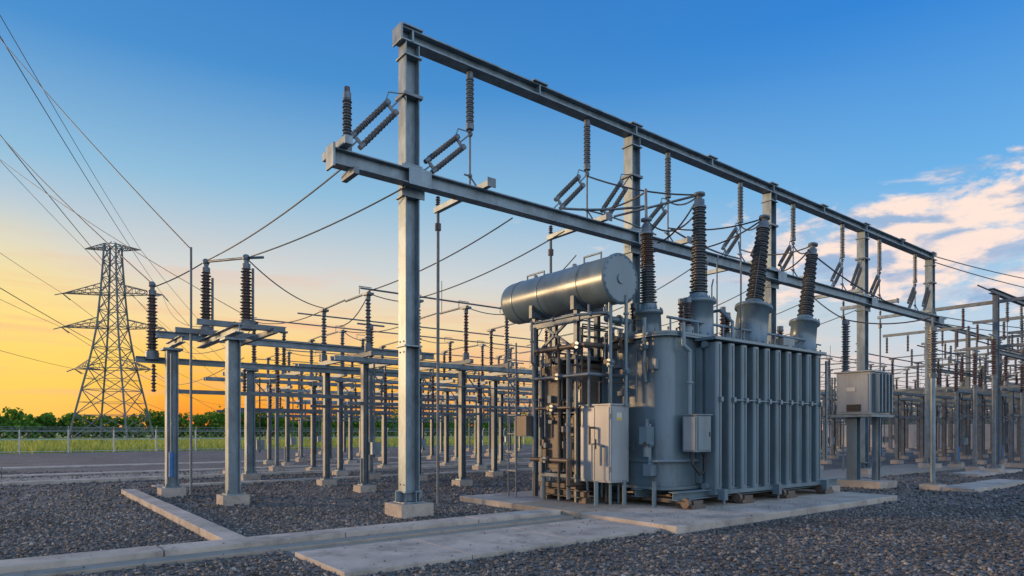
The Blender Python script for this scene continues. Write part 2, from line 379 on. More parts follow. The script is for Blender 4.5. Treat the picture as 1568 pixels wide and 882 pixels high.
for y in(9.7,10.9): mb.box(9.4,10.2,y-.1,y+.1,.122,.22,RUST)
for x,y in((9.3,9.2),(9.3,10.8),(10.1,8.4),(9.9,9.0)): mb.cyl((x,y,.12),(x,y,.62),.045,PAINT)
mb.box(16.6,17.1,8.1,8.6,.0,.2,CONC)
mb.obj('skid_base',T,.004)
# conservator
mb=MB(); cx,cz,cr=9.75,4.66,.485
prof=[(0,cr*.97),(.02,cr),(.05,cr),(3.25,cr),(3.34,cr*.97),(3.42,cr*.8),(3.47,cr*.5),(3.49,.01)]
mb.lathe((cx,8.98,cz),(cx,12.6,cz),prof,PAINT,48)
mb.lathe((cx,8.955,cz),(cx,9.4,cz),[(0,cr*.9),(.0,cr+.025),(.045,cr+.025)],PAINT,48)
for yy in(9.75,11.0,11.9): mb.lathe((cx,yy,cz),(cx,yy+1,cz),[(0,cr+.01),(.04,cr+.01)],PAINT,48)
mb.cyl((cx,8.93,cz),(cx,8.96,cz),.1,PAINT,seg=20)
for i in range(20):
    a=i*math.pi/10; mb.cyl((cx+math.cos(a)*cr*.97,8.945,cz+math.sin(a)*cr*.97),(cx+math.cos(a)*cr*.97,8.93,cz+math.sin(a)*cr*.97),.014,GALV2,seg=6)
mb.pipe([(cx,11.9,5.12),(cx,11.9,5.26),(cx,11.3,5.26),(cx,11.3,5.18)],.02,PAINT,6)
mb.pipe([(cx,10.0,5.12),(cx,10.0,5.3),(cx,9.5,5.3),(cx,9.5,5.14)],.02,PAINT,6)
for yy in(10.3,11.6): mb.cyl((cx,yy,5.1),(cx,yy,5.22),.05,PAINT)
mb.obj('conservator_tank',T)
mb=MB()
for yy in(9.85,11.2):
    mb.box(cx-.36,cx+.36,yy,yy+.12,4.14,4.26,GALV2); mb.box(cx-.44,cx-.36,yy+.01,yy+.11,4.14,4.42,GALV2); mb.box(cx+.36,cx+.44,yy+.01,yy+.11,4.14,4.42,GALV2)
    for xx in(cx-.3,cx+.3): mb.hbeam((xx,yy+.06,3.2),(xx,yy+.06,4.14),.1,.1,.012,GALV2)
mb.hbeam((cx-.3,11.26,.15),(cx-.3,11.26,3.2),.1,.1,.012,GALV2)
mb.bar((cx-.3,9.91,3.3),(cx-.3,11.26,4.1),.05,.05,GALV2); mb.bar((cx-.3,11.26,3.3),(cx-.3,9.91,4.1),.05,.05,GALV2)
mb.bar((cx-.3,9.8,3.95),(cx-.3,11.4,3.95),.1,.12,GALV2)
mb.bar((cx-.3,9.0,3.95),(cx-.3,9.8,3.95),.06,.06,GALV2)
mb.obj('conservator_frame',T)
# bushings
def bushing(name,x,y,zt,zf,zi,ztop,lean,rt,ri,mlow,mhi,n):
    mb=MB(); 
    d=V(lean,0,2).normalized()
    A=V(x,y,zt-.1); 
    Lf=(zf-zt)
    mb.lathe(A,A+d,[(0,rt*1.12),(.05,rt*1.12),(.06,rt),(Lf-.05,rt*.94),(Lf-.04,rt*1.12),(Lf+.03,rt*1.12),(Lf+.035,rt*.7),(Lf+.18,ri*.9)],PAINT,28)
    for i in range(14):
        a=i*2*math.pi/14; q=A+d*(Lf+.03)+V(math.cos(a)*rt*1.02,math.sin(a)*rt*1.02,0); mb.cyl(q,q+d*.05,.016,GALV2,seg=6)
    mb.cyl(A+d*Lf*.5+V(-rt*1.1,0,0),A+d*Lf*.5+V(-rt*.8,0,0),.1,PAINT,seg=12)
    B=A+d*(Lf+.18); L=zi-zf-.1
    if mlow is mhi: mb.insul(B,B+d*L,ri,mlow,n,.66,ri*.72,seg=20)
    else:
        mb.insul(B,B+d*L*.55,ri,mlow,n//2,.66,ri*.86,seg=20); mb.insul(B+d*L*.55,B+d*L,ri*.84,mhi,n//2,.66,ri*.7,seg=20)
    C=B+d*L
    mb.lathe(C,C+d,[(0,ri*.75),(.04,ri*.75),(.05,ri*.55),(.18,ri*.55),(.19,ri*.3),(.27,ri*.3),(.28,ri*.6),(.33,ri*.6),(.36,.02)],GALV2,16)
    if ztop-zi>.4: mb.cyl(C+d*.3,C+d*(ztop-zi),.03,GALV2)
    mb.obj(name,T); return C+d*.3
tops=[]
tops.append(bushing('bushing_1',10.72,9.05,3.6,4.2,5.75,6.7,-.07,.27,.19,INSG,INS,30))
tops.append(bushing('bushing_2',11.85,8.65,3.6,4.5,6.45,6.7,.03,.33,.2,INSG,INSG,30))
tops.append(bushing('bushing_3',13.7,8.6,3.6,4.62,6.5,6.8,.42,.38,.215,INSG,INSG,30))
tops.append(bushing('bushing_4',16.05,8.6,3.6,4.5,6.25,6.5,.42,.33,.2,INSG,INSG,26))
mb=MB()
for x,y,h in((11.2,9.9,.5),(12.7,8.5,.35),(12.9,9.9,.7),(14.9,8.5,.3),(14.6,9.9,.7),(11.3,8.5,.45),(16.1,9.9,.6)):
    mb.cyl((x,y,3.6),(x,y,3.6+h*.4),.12,PAINT,seg=14); mb.insul((x,y,3.6+h*.4),(x,y,3.6+h*1.6),.09,INS,9,.6,cap=GALV2)
mb.pipe([(12.6,9.3,3.6),(12.6,9.3,4.3),(12.6,8.6,4.3),(12.6,8.3,4.0),(12.6,8.3,3.6)],.035,PAINT)
mb.pipe([(10.5,8.4,3.9),(13,8.4,3.9),(16.2,8.4,3.9)],.03,PAINT,8,True)
for x in(10.6,11.5,12.4,13.2,14.5,15.3,16.1): mb.cyl((x,8.4,3.6),(x,8.4,3.9),.02,PAINT,seg=6)
mb.box(14.7,15.2,8.3,8.6,3.6,3.85,PAINT)
mb.pipe([(13.0,8.35,3.6),(13.0,8.35,5.4),(13.05,8.4,5.6),(13.15,8.5,5.9)],.022,GALV2,6)
for x,z in((12.3,4.7),(12.35,5.0),(12.9,5.5),(12.5,5.3),(12.7,4.9)): mb.pipe([(x,8.9,3.6),(x,8.9,z),(x+.2,9.0,z+.2)],.018,GALV2,6)
mb.obj('lid_fittings',T)
# pipework
mb=MB()
PP=[
 ([(9.65,9.15,4.2),(9.65,9.15,3.7),(9.65,9.15,2.15)],.045,PAINT),
 ([(9.9,8.95,4.35),(9.9,8.95,3.6),(9.9,8.95,2.12)],.035,PAINT),
 ([(9.45,9.55,4.2),(9.45,9.55,2.1)],.03,GALV2),
 ([(9.72,9.3,4.2),(9.72,9.3,3.9),(10.4,9.3,3.9),(10.4,9.3,3.6)],.07,PAINT),
 ([(9.3,11.1,3.9),(9.3,11.1,.7)],.045,GALV2),([(9.3,10.3,3.6),(9.3,10.3,.3)],.03,RUST),
 ([(9.25,9.95,3.3),(9.25,9.95,.2)],.045,GALV2),
 ([(9.2,10.95,3.35),(9.2,9.4,3.35),(10.3,9.4,3.35)],.055,RUST),
 ([(9.2,11.0,2.75),(9.2,9.3,2.75),(10.3,9.3,2.75)],.04,GALV2),
 ([(9.22,10.95,2.1),(9.22,9.85,2.1)],.035,RUST),
 ([(9.2,11.1,1.0),(9.2,9.9,1.0),(9.2,9.9,.5),(10.3,9.9,.5)],.05,RUST),
 ([(10.22,8.75,3.9),(10.22,8.75,3.0),(10.26,8.75,2.6)],.04,PAINT),
 ([(10.2,8.95,3.3),(10.2,8.95,2.2)],.025,GALV2),
 ([(10.6,8.1,3.75),(10.6,8.08,3.3),(10.75,8.05,3.2),(10.75,8.05,1.95)],.05,PAINT),
 ([(10.78,8.05,1.2),(10.78,8.0,.95),(10.95,7.95,.75),(11.1,7.95,.8),(11.1,7.95,1.1),(11.0,7.95,1.2)],.025,BLACK),
 ([(10.2,8.6,1.75),(10.2,8.6,.95),(10.3,8.6,.95)],.04,PAINT),
 ([(9.95,9.2,.12),(9.95,9.2,.6)],.03,PAINT),
 ([(10.1,8.5,1.02),(10.1,8.3,1.02),(10.5,8.12,1.02),(11.1,8.1,1.02)],.025,PAINT),
 ([(9.4,9.0,3.95),(9.1,9.6,3.95),(9.1,10.9,3.95)],.03,GALV2),
 ([(9.05,10.9,4.0),(9.05,10.9,3.1),(9.2,10.9,3.0)],.025,GALV2),
]
for pts,r,m in PP: mb.pipe(pts,r,m,10,True)
for x,y,z in((9.2,9.6,3.35),(9.2,10.2,2.75),(9.65,9.15,3.0),(9.9,8.95,2.8),(10.2,8.6,1.35),(10.2,8.75,3.3),(9.2,10.6,1.0),(9.22,10.4,2.1)):
    mb.cyl((x-.06,y,z),(x+.06,y,z),.07,PAINT,seg=12); mb.cyl((x-.14,y,z),(x-.06,y,z),.018,GALV2,seg=6); mb.lathe((x-.15,y,z),(x,y,z),[(0,.05),(.015,.05)],RUST,12)
mb.box(10.06,10.28,8.55,8.75,1.35,1.7,PAINT); mb.cyl((10.17,8.65,1.7),(10.17,8.65,1.85),.05,GALV2); mb.cyl((10.17,8.65,1.1),(10.17,8.65,1.35),.07,INSL)
mb.box(10.2,10.3,8.45,8.62,2.85,3.05,PAINT)
mb.box(10.12,10.3,8.5,8.7,.72,.95,PAINT)
for k in range(34):
    y=random.uniform(9.0,11.0); z=random.uniform(1.0,4.0); x=random.uniform(9.3,9.6); mb.pipe([(10.28,y,z),(x,y,z),(x,y,z-random.uniform(.2,.9))],random.choice((.014,.018,.025)),random.choice((RUST,GALV2,GALV2,BRWN)),6)
for k in range(18):
    y=random.uniform(9.9,11.0); z=random.uniform(.9,3.4); mb.box(9.38,9.47,y,y+random.uniform(.06,.16),z,z+random.uniform(.06,.18),random.choice((GALV2,BRWN,GALV2,RUST)))
for k in range(14):
    y=random.uniform(9.0,9.9); z=random.uniform(2.3,3.6); mb.box(10.1,10.3,y,y+random.uniform(.06,.16),z,z+random.uniform(.06,.18),random.choice((GALV2,BRWN,RUST)))
for k in range(7):
    z=.7+k*.42; mb.box(9.12,9.16,11.55,11.85,z,z+.03,GALV2)
mb.cyl((9.14,11.56,.0),(9.14,11.56,3.6),.02,GALV2); mb.cyl((9.14,11.84,.0),(9.14,11.84,3.6),.02,GALV2)
mb.obj('pipework',T)
mb=MB()
mb.box(9.5,10.03,9.0,9.86,.58,2.13,PAINT2); mb.box(9.485,9.5,9.03,9.42,.62,2.09,PAINT2); mb.box(9.485,9.5,9.435,9.83,.62,2.09,PAINT2); mb.box(9.53,10.0,8.985,9.0,.62,2.09,PAINT2)
mb.box(9.47,10.06,8.97,9.89,2.13,2.16,PAINT2); mb.box(9.468,9.486,9.39,9.41,1.25,1.45,BLACK)
mb.box(9.66,9.8,8.979,8.986,1.82,1.98,LABEL); mb.box(9.67,9.79,8.975,8.98,1.83,1.88,YEL)
for z in(.8,1.85): mb.cyl((9.49,9.0,z),(9.49,9.0,z+.1),.015,GALV2,seg=6)
for px_,py_ in((9.6,9.1),(9.6,9.75),(9.97,9.7),(9.97,9.05)): mb.cyl((px_,py_,.12),(px_,py_,.6),.03,PAINT)
for k in range(3): mb.cyl((9.7+k*.07,9.3,.12),(9.7+k*.07,9.3,.6),.022,BLACK)
mb.obj('control_cabinet',T,.012)
mb=MB(); mb.box(10.62,11.08,7.78,8.12,1.2,1.92,PAINT); mb.box(10.65,11.05,7.765,7.78,1.23,1.89,PAINT); mb.box(10.6,11.1,7.75,8.13,1.92,1.945,PAINT)
mb.box(10.605,10.62,7.81,8.09,1.23,1.89,PAINT2)
mb.box(11.0,11.02,7.75,7.766,1.5,1.6,BLACK); mb.obj('terminal_box',T,.01)
# ---------------------------------------------------------------- marshalling kiosk
K=empty('switch_operating_cabinet')
mb=MB(); mb.box(19.3,20.45,8.3,9.25,2.1,3.3,PAINT2); mb.box(19.28,19.3,8.36,9.2,2.16,3.24,PAINT2); mb.box(19.24,20.5,8.24,9.3,3.3,3.34,PAINT2)
mb.box(19.265,19.281,8.7,8.95,2.75,2.87,LABEL); mb.box(19.265,19.281,8.55,8.95,2.18,2.38,BLACK)
for k in range(5): mb.box(19.4+k*.22,19.46+k*.22,8.12,8.3,2.15,3.25,PAINT)
for k in range(3): mb.box(19.32,19.36,9.3+k*.08,9.34+k*.08,2.2,3.2,PAINT)
mb.obj('cabinet_body',K,.01)
mb=MB(); mb.hbeam((19.6,8.9,.2),(19.6,8.9,2.1),.28,.28,.03,PAINT); mb.hbeam((19.9,8.4,.2),(19.9,8.4,2.1),.16,.16,.02,GALV)
mb.box(19.2,20.6,8.2,9.4,2.02,2.09,GALV); mb.box(19.2,20.3,8.0,9.3,0,.2,CONC)
mb.insul((20.2,9.4,3.4),(20.2,9.4,4.9),.13,INSG,20,.6,cap=GALV2); mb.cyl((20.2,9.4,2.0),(20.2,9.4,3.4),.1,GALV2)
mb.obj('support_frame',K)
mb=MB(); footing(mb,20.2,7.05,.5,.15); mb.cyl((20.2,7.05,.15),(20.2,7.05,3.1),.07,GALV); mb.insul((20.2,7.05,3.15),(20.2,7.05,4.4),.13,INSG,18,.6,cap=GALV2); mb.cyl((20.2,7.05,4.4),(20.2,7.05,4.75),.03,GALV2)
mb.obj('surge_arrester')
# ---------------------------------------------------------------- disconnector structures
def disc(H=3.4,variant=0):
    mb=MB(); S=3.1;W=2.6
    for x in(0,S):
        for y in(0,W):
            footing(mb,x,y,.45,.18)
            mb.hbeam((x,y,.2),(x,y,H),.16,.16,.016,GALV2,up=(1,0,0)); mb.box(x-.15,x+.15,y-.15,y+.15,H,H+.03,GALV2)
    for y in(0,W):
        for o in(-.14,.14): mb.bar((-.9,y+o,H+.1),(5.3,y+o,H+.1),.05,.12,GALV)
        mb.bar((-.5,y,2.35),(5.3,y,2.35),.05,.08,GALV2)
    for i,x in enumerate((0,1.5,3.1,4.6)):
        mb.bar((x,-.5,H+.24),(x,W+.5,H+.24),.12,.12,GALV2)
        ys=(-.2,W+.2) if i%2==0 else ((W*.5,) if variant else (-.2,))
        for y in ys:
            h=1.25
            mb.cyl((x,y,H+.3),(x,y,H+.46),.1,GALV2); mb.insul((x,y,H+.46),(x,y,H+.46+h),.095,INS if (i+variant)%3 else INSG,14,.62,.08,seg=10,cap=GALV2)
            mb.box(x-.1,x+.1,y-.14,y+.14,H+.54+h,H+.6+h,GALV2)
        if i%2==0:
            mb.cyl((x,-.3,H+1.86),(x,W*.47,H+1.86),.03,GALV2,seg=8); mb.cyl((x,W*.5,H+1.9),(x,W+.35,H+1.86),.025,GALV2,seg=8)
        else: mb.sag((x-1.5,-.2,H+1.85),(x,ys[0],H+1.8),.08,.014,WIRE,6)
        mb.pipe([(x-.25,ys[0],H+1.8),(x-.25,ys[0],H+2.0),(x+.1,ys[0],H+2.0)],.012,GALV2,5)
        if variant==0 and i==2: mb.cyl((x+.1,W*.5,H+1.86),(x+.1,W*.5,H+2.9),.012,GALV2,seg=5)
        mb.insul((x+.6,0,2.45),(x+.6,0,3.2),.06,INS,8,.55,seg=8); mb.cyl((x+.6,0,3.2),(x+.6,0,H),.025,GALV2,seg=6)
        if i%2: mb.insul((x+.3,W,2.45),(x+.3,W,3.2),.06,INSG,8,.55,seg=8)
        mb.bar((x,-.1,H-.05),(x+.5,-.1,2.8),.03,.03,GALV2)
    mb.cyl((.2,-.15,.9),(.2,-.15,H),.025,GALV2,seg=6); mb.box(.05,.3,-.34,-.12,1.0,1.32,GALV)
    mb.cyl((-.15,-.12,.25),(-.15,-.12,.9),.04,BLUE if variant else GALV2,seg=8)
    mb.sag((0,-.2,H+1.8),(-.8,-.2,H+.9),.2,.014,WIRE,6)
    mb.pipe([(.2,-.25,2.9),(4.9,-.25,2.9)],.02,GALV2,6)
    return mb
M0=disc(3.4,0).mesh('disconnect_switch'); M1=disc(3.4,1).mesh('disconnect_switch_b')
def mast():
    mb=MB(); footing(mb,0,0,.5,.2); mb.cyl((0,0,.2),(0,0,3.6),.075,GALV2); mb.insul((0,0,3.66),(0,0,5.1),.11,INS,16,.6,seg=10,cap=GALV2)
    mb.cyl((-.5,0,5.2),(.5,0,5.2),.03,GALV2); return mb.mesh('bus_post_insulator')
MM=mast()
rows=[(16.1,7.6,0),(22.6,6.6,1),(30.2,10.4,0),(40,15.5,1)]
for y,x0,vr in rows:
    k=0
    while x0+6.2*k<92:
        place('disconnect_switch',(M0,M1)[(k+vr)%2],(x0+6.2*k,y,0)); 
        if k%2==0: place('bus_post_insulator',MM,(x0+6.2*k+2.2,y+4.2,0))
        k+=1
for x,y in((35,11.2),(41.2,11.2),(47.4,11.2),(42,6.6),(36,6.8),(53,11.5),(48.5,6.5),(60,11),(55,6.2)):
    place('disconnect_switch',M1,(x,y,0))
for x,y in((29.7,8.3),(31,9.3),(33.5,7.7),(36,9.0),(38.4,10.5),(33,10.6),(30.5,13.5),(24,13.6),(21.5,13.6),(26.5,13.6),(18.5,13.5),(15.2,14)): place('bus_post_insulator',MM,(x,y,0),0,None,0,(1,1,random.uniform(.9,1.12)))
def gantry2():
    mb=MB()
    for x in(0,5.5,11):
        footing(mb,x,0,.5,.2); mb.hbeam((x,0,.2),(x,0,7.4),.2,.2,.02,GALV2,up=(1,0,0))
        mb.bar((x,-1.5,7.1),(x,2.5,7.1),.14,.14,GALV2); mb.bar((x,-1,5.2),(x,1.2,5.2),.12,.12,GALV2)
        for y in(-1.2,1.2,2.3): mb.insul((x,y,6.1),(x,y,7.0),.08,INS,10,.6,seg=8)
        for y in(-.9,1): mb.insul((x,y,5.28),(x,y,6.2),.08,INSG,10,.6,seg=8)
    mb.hbeam((-.6,0,7.5),(11.6,0,7.5),.2,.2,.02,GALV2); mb.hbeam((-.6,0,5.0),(11.6,0,5.0),.16,.18,.02,GALV2)
    for x in(1.5,3.5,7,9): mb.insul((x,0,6.4),(x,0,7.35),.08,INSG,10,.6,seg=8); mb.cyl((x,0,5),(x,0,6.4),.02,GALV2,seg=5)
    return mb.mesh('bus_gantry')
G2=gantry2()
for x,y in((33.2,9.2),(46,10.5),(40,14),(55,15)): place('bus_gantry',G2,(x,y,0))
# left switch
D=empty('line_disconnector')
mb=MB()
for x,y in((4.0,15.1),(3.3,17.9),(6.4,22.2)):
    footing(mb,x,y,.55,.22); mb.hbeam((x,y,.22),(x,y,3.6),.26,.26,.022,GALV,up=(1,0,0)); mb.box(x-.22,x+.22,y-.22,y+.22,3.6,3.65,GALV)
mb.hbeam((4.0,14.6,3.82),(4.0,18.1,3.82),.18,.18,.02,GALV); mb.hbeam((3.0,18.2,4.02),(11,18.2,4.02),.16,.17,.02,GALV); mb.hbeam((2.6,18.5,3.4),(11,18.5,3.4),.14,.15,.02,GALV)
mb.hbeam((3.4,17.2,3.82),(3.4,18.9,3.82),.14,.16,.02,GALV); mb.bar((3.3,15.3,3.98),(5.2,15.3,3.98),.12,.12,GALV2); mb.bar((3.2,17.0,4.0),(5.2,17.0,4.0),.12,.12,GALV2)
mb.bar((4.9,15.0,3.9),(4.9,18.3,3.9),.1,.12,GALV2)
for x,y,z,h in((4.45,15.7,4.05,1.35),(3.95,17.3,4.05,1.5),(2.95,18.4,3.5,1.55)):
    mb.cyl((x,y,z-.1),(x,y,z+.08),.16,GALV2); mb.insul((x,y,z+.08),(x,y,z+h),.15,INS,18,.66,.12,seg=14,cap=GALV2); mb.cyl((x,y,z+h),(x,y,z+h+.22),.06,GALV2)
    mb.ball((x,y,z+h+.22),.09,GALV2)
mb.cyl((4.45,15.7,5.62),(3.95,17.3,5.78),.03,GALV2); mb.cyl((4.45,15.7,5.62),(4.75,15.4,5.62),.03,GALV2)
for x,y in((4.6,15.7),(4.1,17.3)):
    mb.cyl((x,y,4.1),(x,y,5.4),.03,GALV2)
mb.cyl((3.55,17.0,.1),(3.55,17.0,6.0),.028,GALV2)
mb.cyl((3.25,17.65,.5),(3.25,17.65,1.1),.06,BLUE); mb.cyl((3.25,17.65,1.1),(3.25,17.65,3.5),.025,GALV2)
mb.bar((3.4,17.9,2.6),(11,17.9,2.6),.08,.1,GALV2)
for x in(3.0,5.2,6.1): mb.insul((x,18.5,2.6),(x,18.5,3.3),.07,INS,8,.55,seg=8)
mb.obj('support_and_insulators',D)
# ---------------------------------------------------------------- conductors
mb=MB()
W=[((4.6,GY-.3,6.12),(3.95,17.3,5.8),.12),((5.87,GY-.3,6.12),(4.45,15.7,5.62),.1),((8.6,GY,6.17),(7.6,15.9,5.3),.15),((10.1,GY,6.17),(9.1,15.9,5.3),.15),
 ((3.95,17.3,5.8),(2.95,18.4,5.2),.05),
 ((7.6,18.9,5.25),(6.6,22.4,5.25),.2),((10.7,18.9,5.25),(9.7,22.4,5.25),.2),((4.45,15.7,5.62),(7.6,18.9,5.3),.2),
 ((11.8,GY+1.4,6.2),(12.2,15.9,5.3),.2),((15,GY,6.17),(15.3,15.9,5.3),.2),((18.3,GY,6.17),(18.4,15.9,5.3),.2),((21.6,GY,6.17),(21.5,15.9,5.3),.2),((24.9,GY,6.17),(24.6,15.9,5.3),.2),
 ((3.55,17.0,5.95),(-2.4,40,23.4),.3),((2.95,18.4,5.3),(-2.9,46.6,21.9),.5),((6.6,22.4,5.3),(-3.3,53.3,21.6),.6),
 ]
for a,b,s_ in W: mb.sag(a,b,s_,.015,WIRE,12)
def jump(a,b,s_,r=.02): mb.sag(a,b,s_,r,WIRE,10)
B1=tops[0]+V(0,0,.6)
mb.sag(tops[1],(11.2,GY-.5,6.6),.0,.028,GALV2,2); mb.sag(tops[0]+V(0,0,.3),(9.6,GY-.5,6.45),.05,.028,GALV2,6)
jump(tops[2],(13.78,GY,6.95),.15); jump(tops[3],(17.1,GY,6.95),.2); jump(tops[1],(10.82,GY,7.6),.12); jump(B1,(10.82,GY,6.8),.12); jump(tops[1],(13.78,GY,7.65),.15)
jump(tops[2],(17.1,GY,7.65),.2); jump(tops[3],(20.06,GY,7.6),.25); jump(tops[2],(14.6,GY-.5,6.45),.1); jump(tops[3],(18.6,GY-.5,6.45),.1)
jump(tops[1],(12.5,10.3,6.17),.2); jump(tops[2],(13.6,8.4,4.6),.0,.012); jump(tops[0],tops[1]-V(0,0,.3),.35)
mb.sag((16.3,GY-.5,6.45),(13.78,GY-.1,6.9),.1,.025,GALV2,6); mb.sag((12.7,GY-.5,6.45),(10.82,GY,6.8),-.05,.02,GALV2,6)
jump((20.2,9.4,5.0),(20.2,GY-.3,6.17),.1); jump((20.2,7.05,4.75),(20.2,9.4,5.0),.15); jump((16.4,8.6,6.3),(20.2,7.05,4.8),.3)
for z0,z1 in((9.15,9.8),(8.9,9.2),(6.6,7.3),(6.3,7.0)): jump((31.4,GY,z0),(48,9.5,z1),.15,.022)
for z,y in((5.3,11.4),(5.3,14.0),(5.25,9.2),(7.5,9.2)): jump((31,y,z),(60,y,z),.1,.03)
mb.obj('overhead_conductors')
mb=MB()
for y,x0,_ in rows:
    for dy in(-.35,4.2): mb.cyl((x0-.3,y+dy,5.32),(90,y+dy,5.32),.025,GALV2,seg=6)
mb.obj('busbar_tube')
# ---------------------------------------------------------------- pylon
def pylon():
    mb=MB(); lv=[(0,4.9),(4.5,4.2),(9,3.45),(12.8,2.8),(16.5,2.25),(20.2,1.8),(23.2,1.6),(26.2,1.4),(29,1.25),(32,1.1),(35,1.0)]
    for (z0,a),(z1,b) in zip(lv[:-1],lv[1:]):
        A=[V(a,a,z0),V(-a,a,z0),V(-a,-a,z0),V(a,-a,z0)];B=[V(b,b,z1),V(-b,b,z1),V(-b,-b,z1),V(b,-b,z1)]
        for i in range(4):
            j=(i+1)%4; mb.bar(A[i],B[i],.24,.24,TOWER); r=.11
            mb.bar(A[i],B[j],r,r,TOWER); mb.bar(A[j],B[i],r,r,TOWER); mb.bar(B[i],B[j],r,r,TOWER)
            if z0<13:
                m=(A[i]+B[j]+A[j]+B[i])/4; mb.bar((A[i]+B[i])/2,m,.08,.08,TOWER); mb.bar((A[j]+B[j])/2,m,.08,.08,TOWER)
    tips=[]
    for z,hw,bw,hh in((12.8,6.6,2.8,1.5),(20.2,8.8,1.8,1.6),(26.2,8.6,1.4,1.7),(34.2,4.8,1.05,.8)):
        for s_ in(-1,1):
            tip=V(s_*hw,0,z); tips.append(tip)
            c=[V(s_*bw,bw,z),V(s_*bw,-bw,z),V(s_*bw*.95,bw*.9,z+hh),V(s_*bw*.95,-bw*.9,z+hh)]
            for q in c: mb.bar(q,tip,.13,.13,TOWER)
            for k in range(1,5):
                t=k/5; P=[q.lerp(tip,t) for q in c]; Q=[q.lerp(tip,t-.2) for q in c]
                for a,b in((0,1),(0,2),(1,3),(2,3)): mb.bar(P[a],P[b],.07,.07,TOWER)
                for a,b in((0,2),(1,3),(0,1)): mb.bar(Q[a],P[b],.07,.07,TOWER)
            if z<30: 
                for dy in(-1,1): mb.bar(tip,tip+V(0,dy*2.2,-.7),.14,.14,INSG)
    for x in(-1,1): mb.bar((x,0,35),(x*.2,0,35.6),.1,.1,TOWER)
    for x in(-4.9,4.9):
        for y in(-4.9,4.9): mb.box(x-.5,x+.5,y-.5,y+.5,-.3,.3,CONC)
    return mb.mesh('transmission_tower'),tips
PM,tips=pylon(); ang=math.radians(-34)
P1=V(15.6,136,0);P2=V(108,334,0)
place('transmission_tower',PM,P1,ang); place('transmission_tower',PM,P2,math.radians(-20),None,0,(.9,.9,.85))
mb=MB();R=Matrix.Rotation(ang,3,'Z')
for t in tips:
    a=P1+R@t; mb.sag(a,a+V(-50.9,-184.7,2),2.5,.03,WIRE,24); b=P2+Matrix.Rotation(math.radians(-20),3,'Z')@Vector((t.x*.9,t.y*.9,t.z*.85)); mb.sag(a,b,7,.04,WIRE,30)
for i,tg in((1,(9.8,35,5.4)),(3,(8,29,5.4)),(5,(6.7,25,5.6))):
    mb.sag(P1+R@tips[i],tg,2,.025,WIRE,20)
mb.obj('transmission_line')
# ---------------------------------------------------------------- fence
mb=MB()
xx=-80
while xx<170:
    mb.cyl((xx,60.5,-.1),(xx,60.5,1.75),.06,FENCE,seg=6); mb.bar((xx,60.5,1.7),(xx,60.2,2.0),.04,.04,FENCE); xx+=3
for z in(1.65,1.0,.1): mb.cyl((-80,60.5,z),(170,60.5,z),.025,FENCE,seg=5)
for z,y in((1.8,60.4),(1.95,60.25)): mb.cyl((-80,y,z),(170,y,z),.01,FENCE,seg=4)
xx=-80
while xx<170:
    mb.bar((xx,60.5,.1),(xx+1.55,60.5,1.65),.008,.008,FENCE); mb.bar((xx+1.55,60.5,.1),(xx,60.5,1.65),.008,.008,FENCE); xx+=.4
mb.obj('chain_link_fence')
# ---------------------------------------------------------------- field grass + trees
n=45000; gx=rng.uniform(-60,130,n); gy=61+rng.random(n)**1.5*60; h=rng.uniform(.25,.65,n)*(1+.5*np.sin(gx*.13)*np.sin(gy*.2)); th=rng.random(n)*6.28; w=.05+.03*rng.random(n)+ (gy-60)*.002
dx=np.cos(th)*w;dy=np.sin(th)*w
v=np.stack([np.stack([gx-dx,gy-dy,np.full(n,-.06)],-1),np.stack([gx+dx,gy+dy,np.full(n,-.06)],-1),np.stack([gx+rng.normal(0,.12,n),gy,h],-1)],1).reshape(-1,3)
def foliage(name,stops,sub,scale):
    m=bpy.data.materials.new(name); m.use_nodes=True; nt=m.node_tree;N=nt.nodes;L=nt.links;b=N['Principled BSDF']
    g=N.new('ShaderNodeNewGeometry'); tc=N.new('ShaderNodeTexCoord'); n=N.new('ShaderNodeTexNoise'); n.inputs['Scale'].default_value=scale; n.inputs['Detail'].default_value=4; L.new(tc.outputs['Object'],n.inputs['Vector'])
    ad=N.new('ShaderNodeMath'); ad.operation='MULTIPLY_ADD'; ad.inputs[1].default_value=.5; L.new(g.outputs['Random Per Island'],ad.inputs[0]); L.new(n.outputs['Fac'],ad.inputs[2])
    r=N.new('ShaderNodeValToRGB'); e=r.color_ramp.elements; e[0].position=.4;e[1].position=1; e[0].color=stops[0]; e[1].color=stops[2]; e.new(.7).color=stops[1]
    L.new(ad.outputs[0],r.inputs['Fac']); L.new(r.outputs['Color'],b.inputs['Base Color']); b.inputs['Roughness'].default_value=.8; b.inputs['Specular IOR Level'].default_value=.2
    tr=N.new('ShaderNodeBsdfTranslucent'); L.new(r.outputs['Color'],tr.inputs['Color']); mx=N.new('ShaderNodeMixShader'); mx.inputs[0].default_value=sub
    L.new(b.outputs[0],mx.inputs[1]); L.new(tr.outputs[0],mx.inputs[2]); L.new(mx.outputs[0],N['Material Output'].inputs['Surface']); return m
GR2=foliage('tall_grass',((.15,.22,.03,1),(.27,.33,.05,1),(.42,.43,.09,1)),.45,.3)
place('tall_grass',npmesh('tall_grass',v,np.arange(n*3).reshape(-1,3),GR2))
LEAF=foliage('tree_foliage',((.025,.08,.012,1),(.075,.19,.025,1),(.16,.31,.045,1)),.45,.12)
pts=[]
def seg(p,q,step,off):
    L=math.dist(p,q)
    for i in range(int(L/step)):
        t=(i+random.random()*.8)*step/L; pts.append((p[0]+(q[0]-p[0])*t+random.uniform(-2,2),p[1]+(q[1]-p[1])*t+random.uniform(0,off)))
for off in(0,9): 
    seg((-160,190+off),(185,215+off),3.2,8); seg((185,215+off),(265,125+off),3.2,8); seg((265+off,125),(360+off,-40),3.8,8)
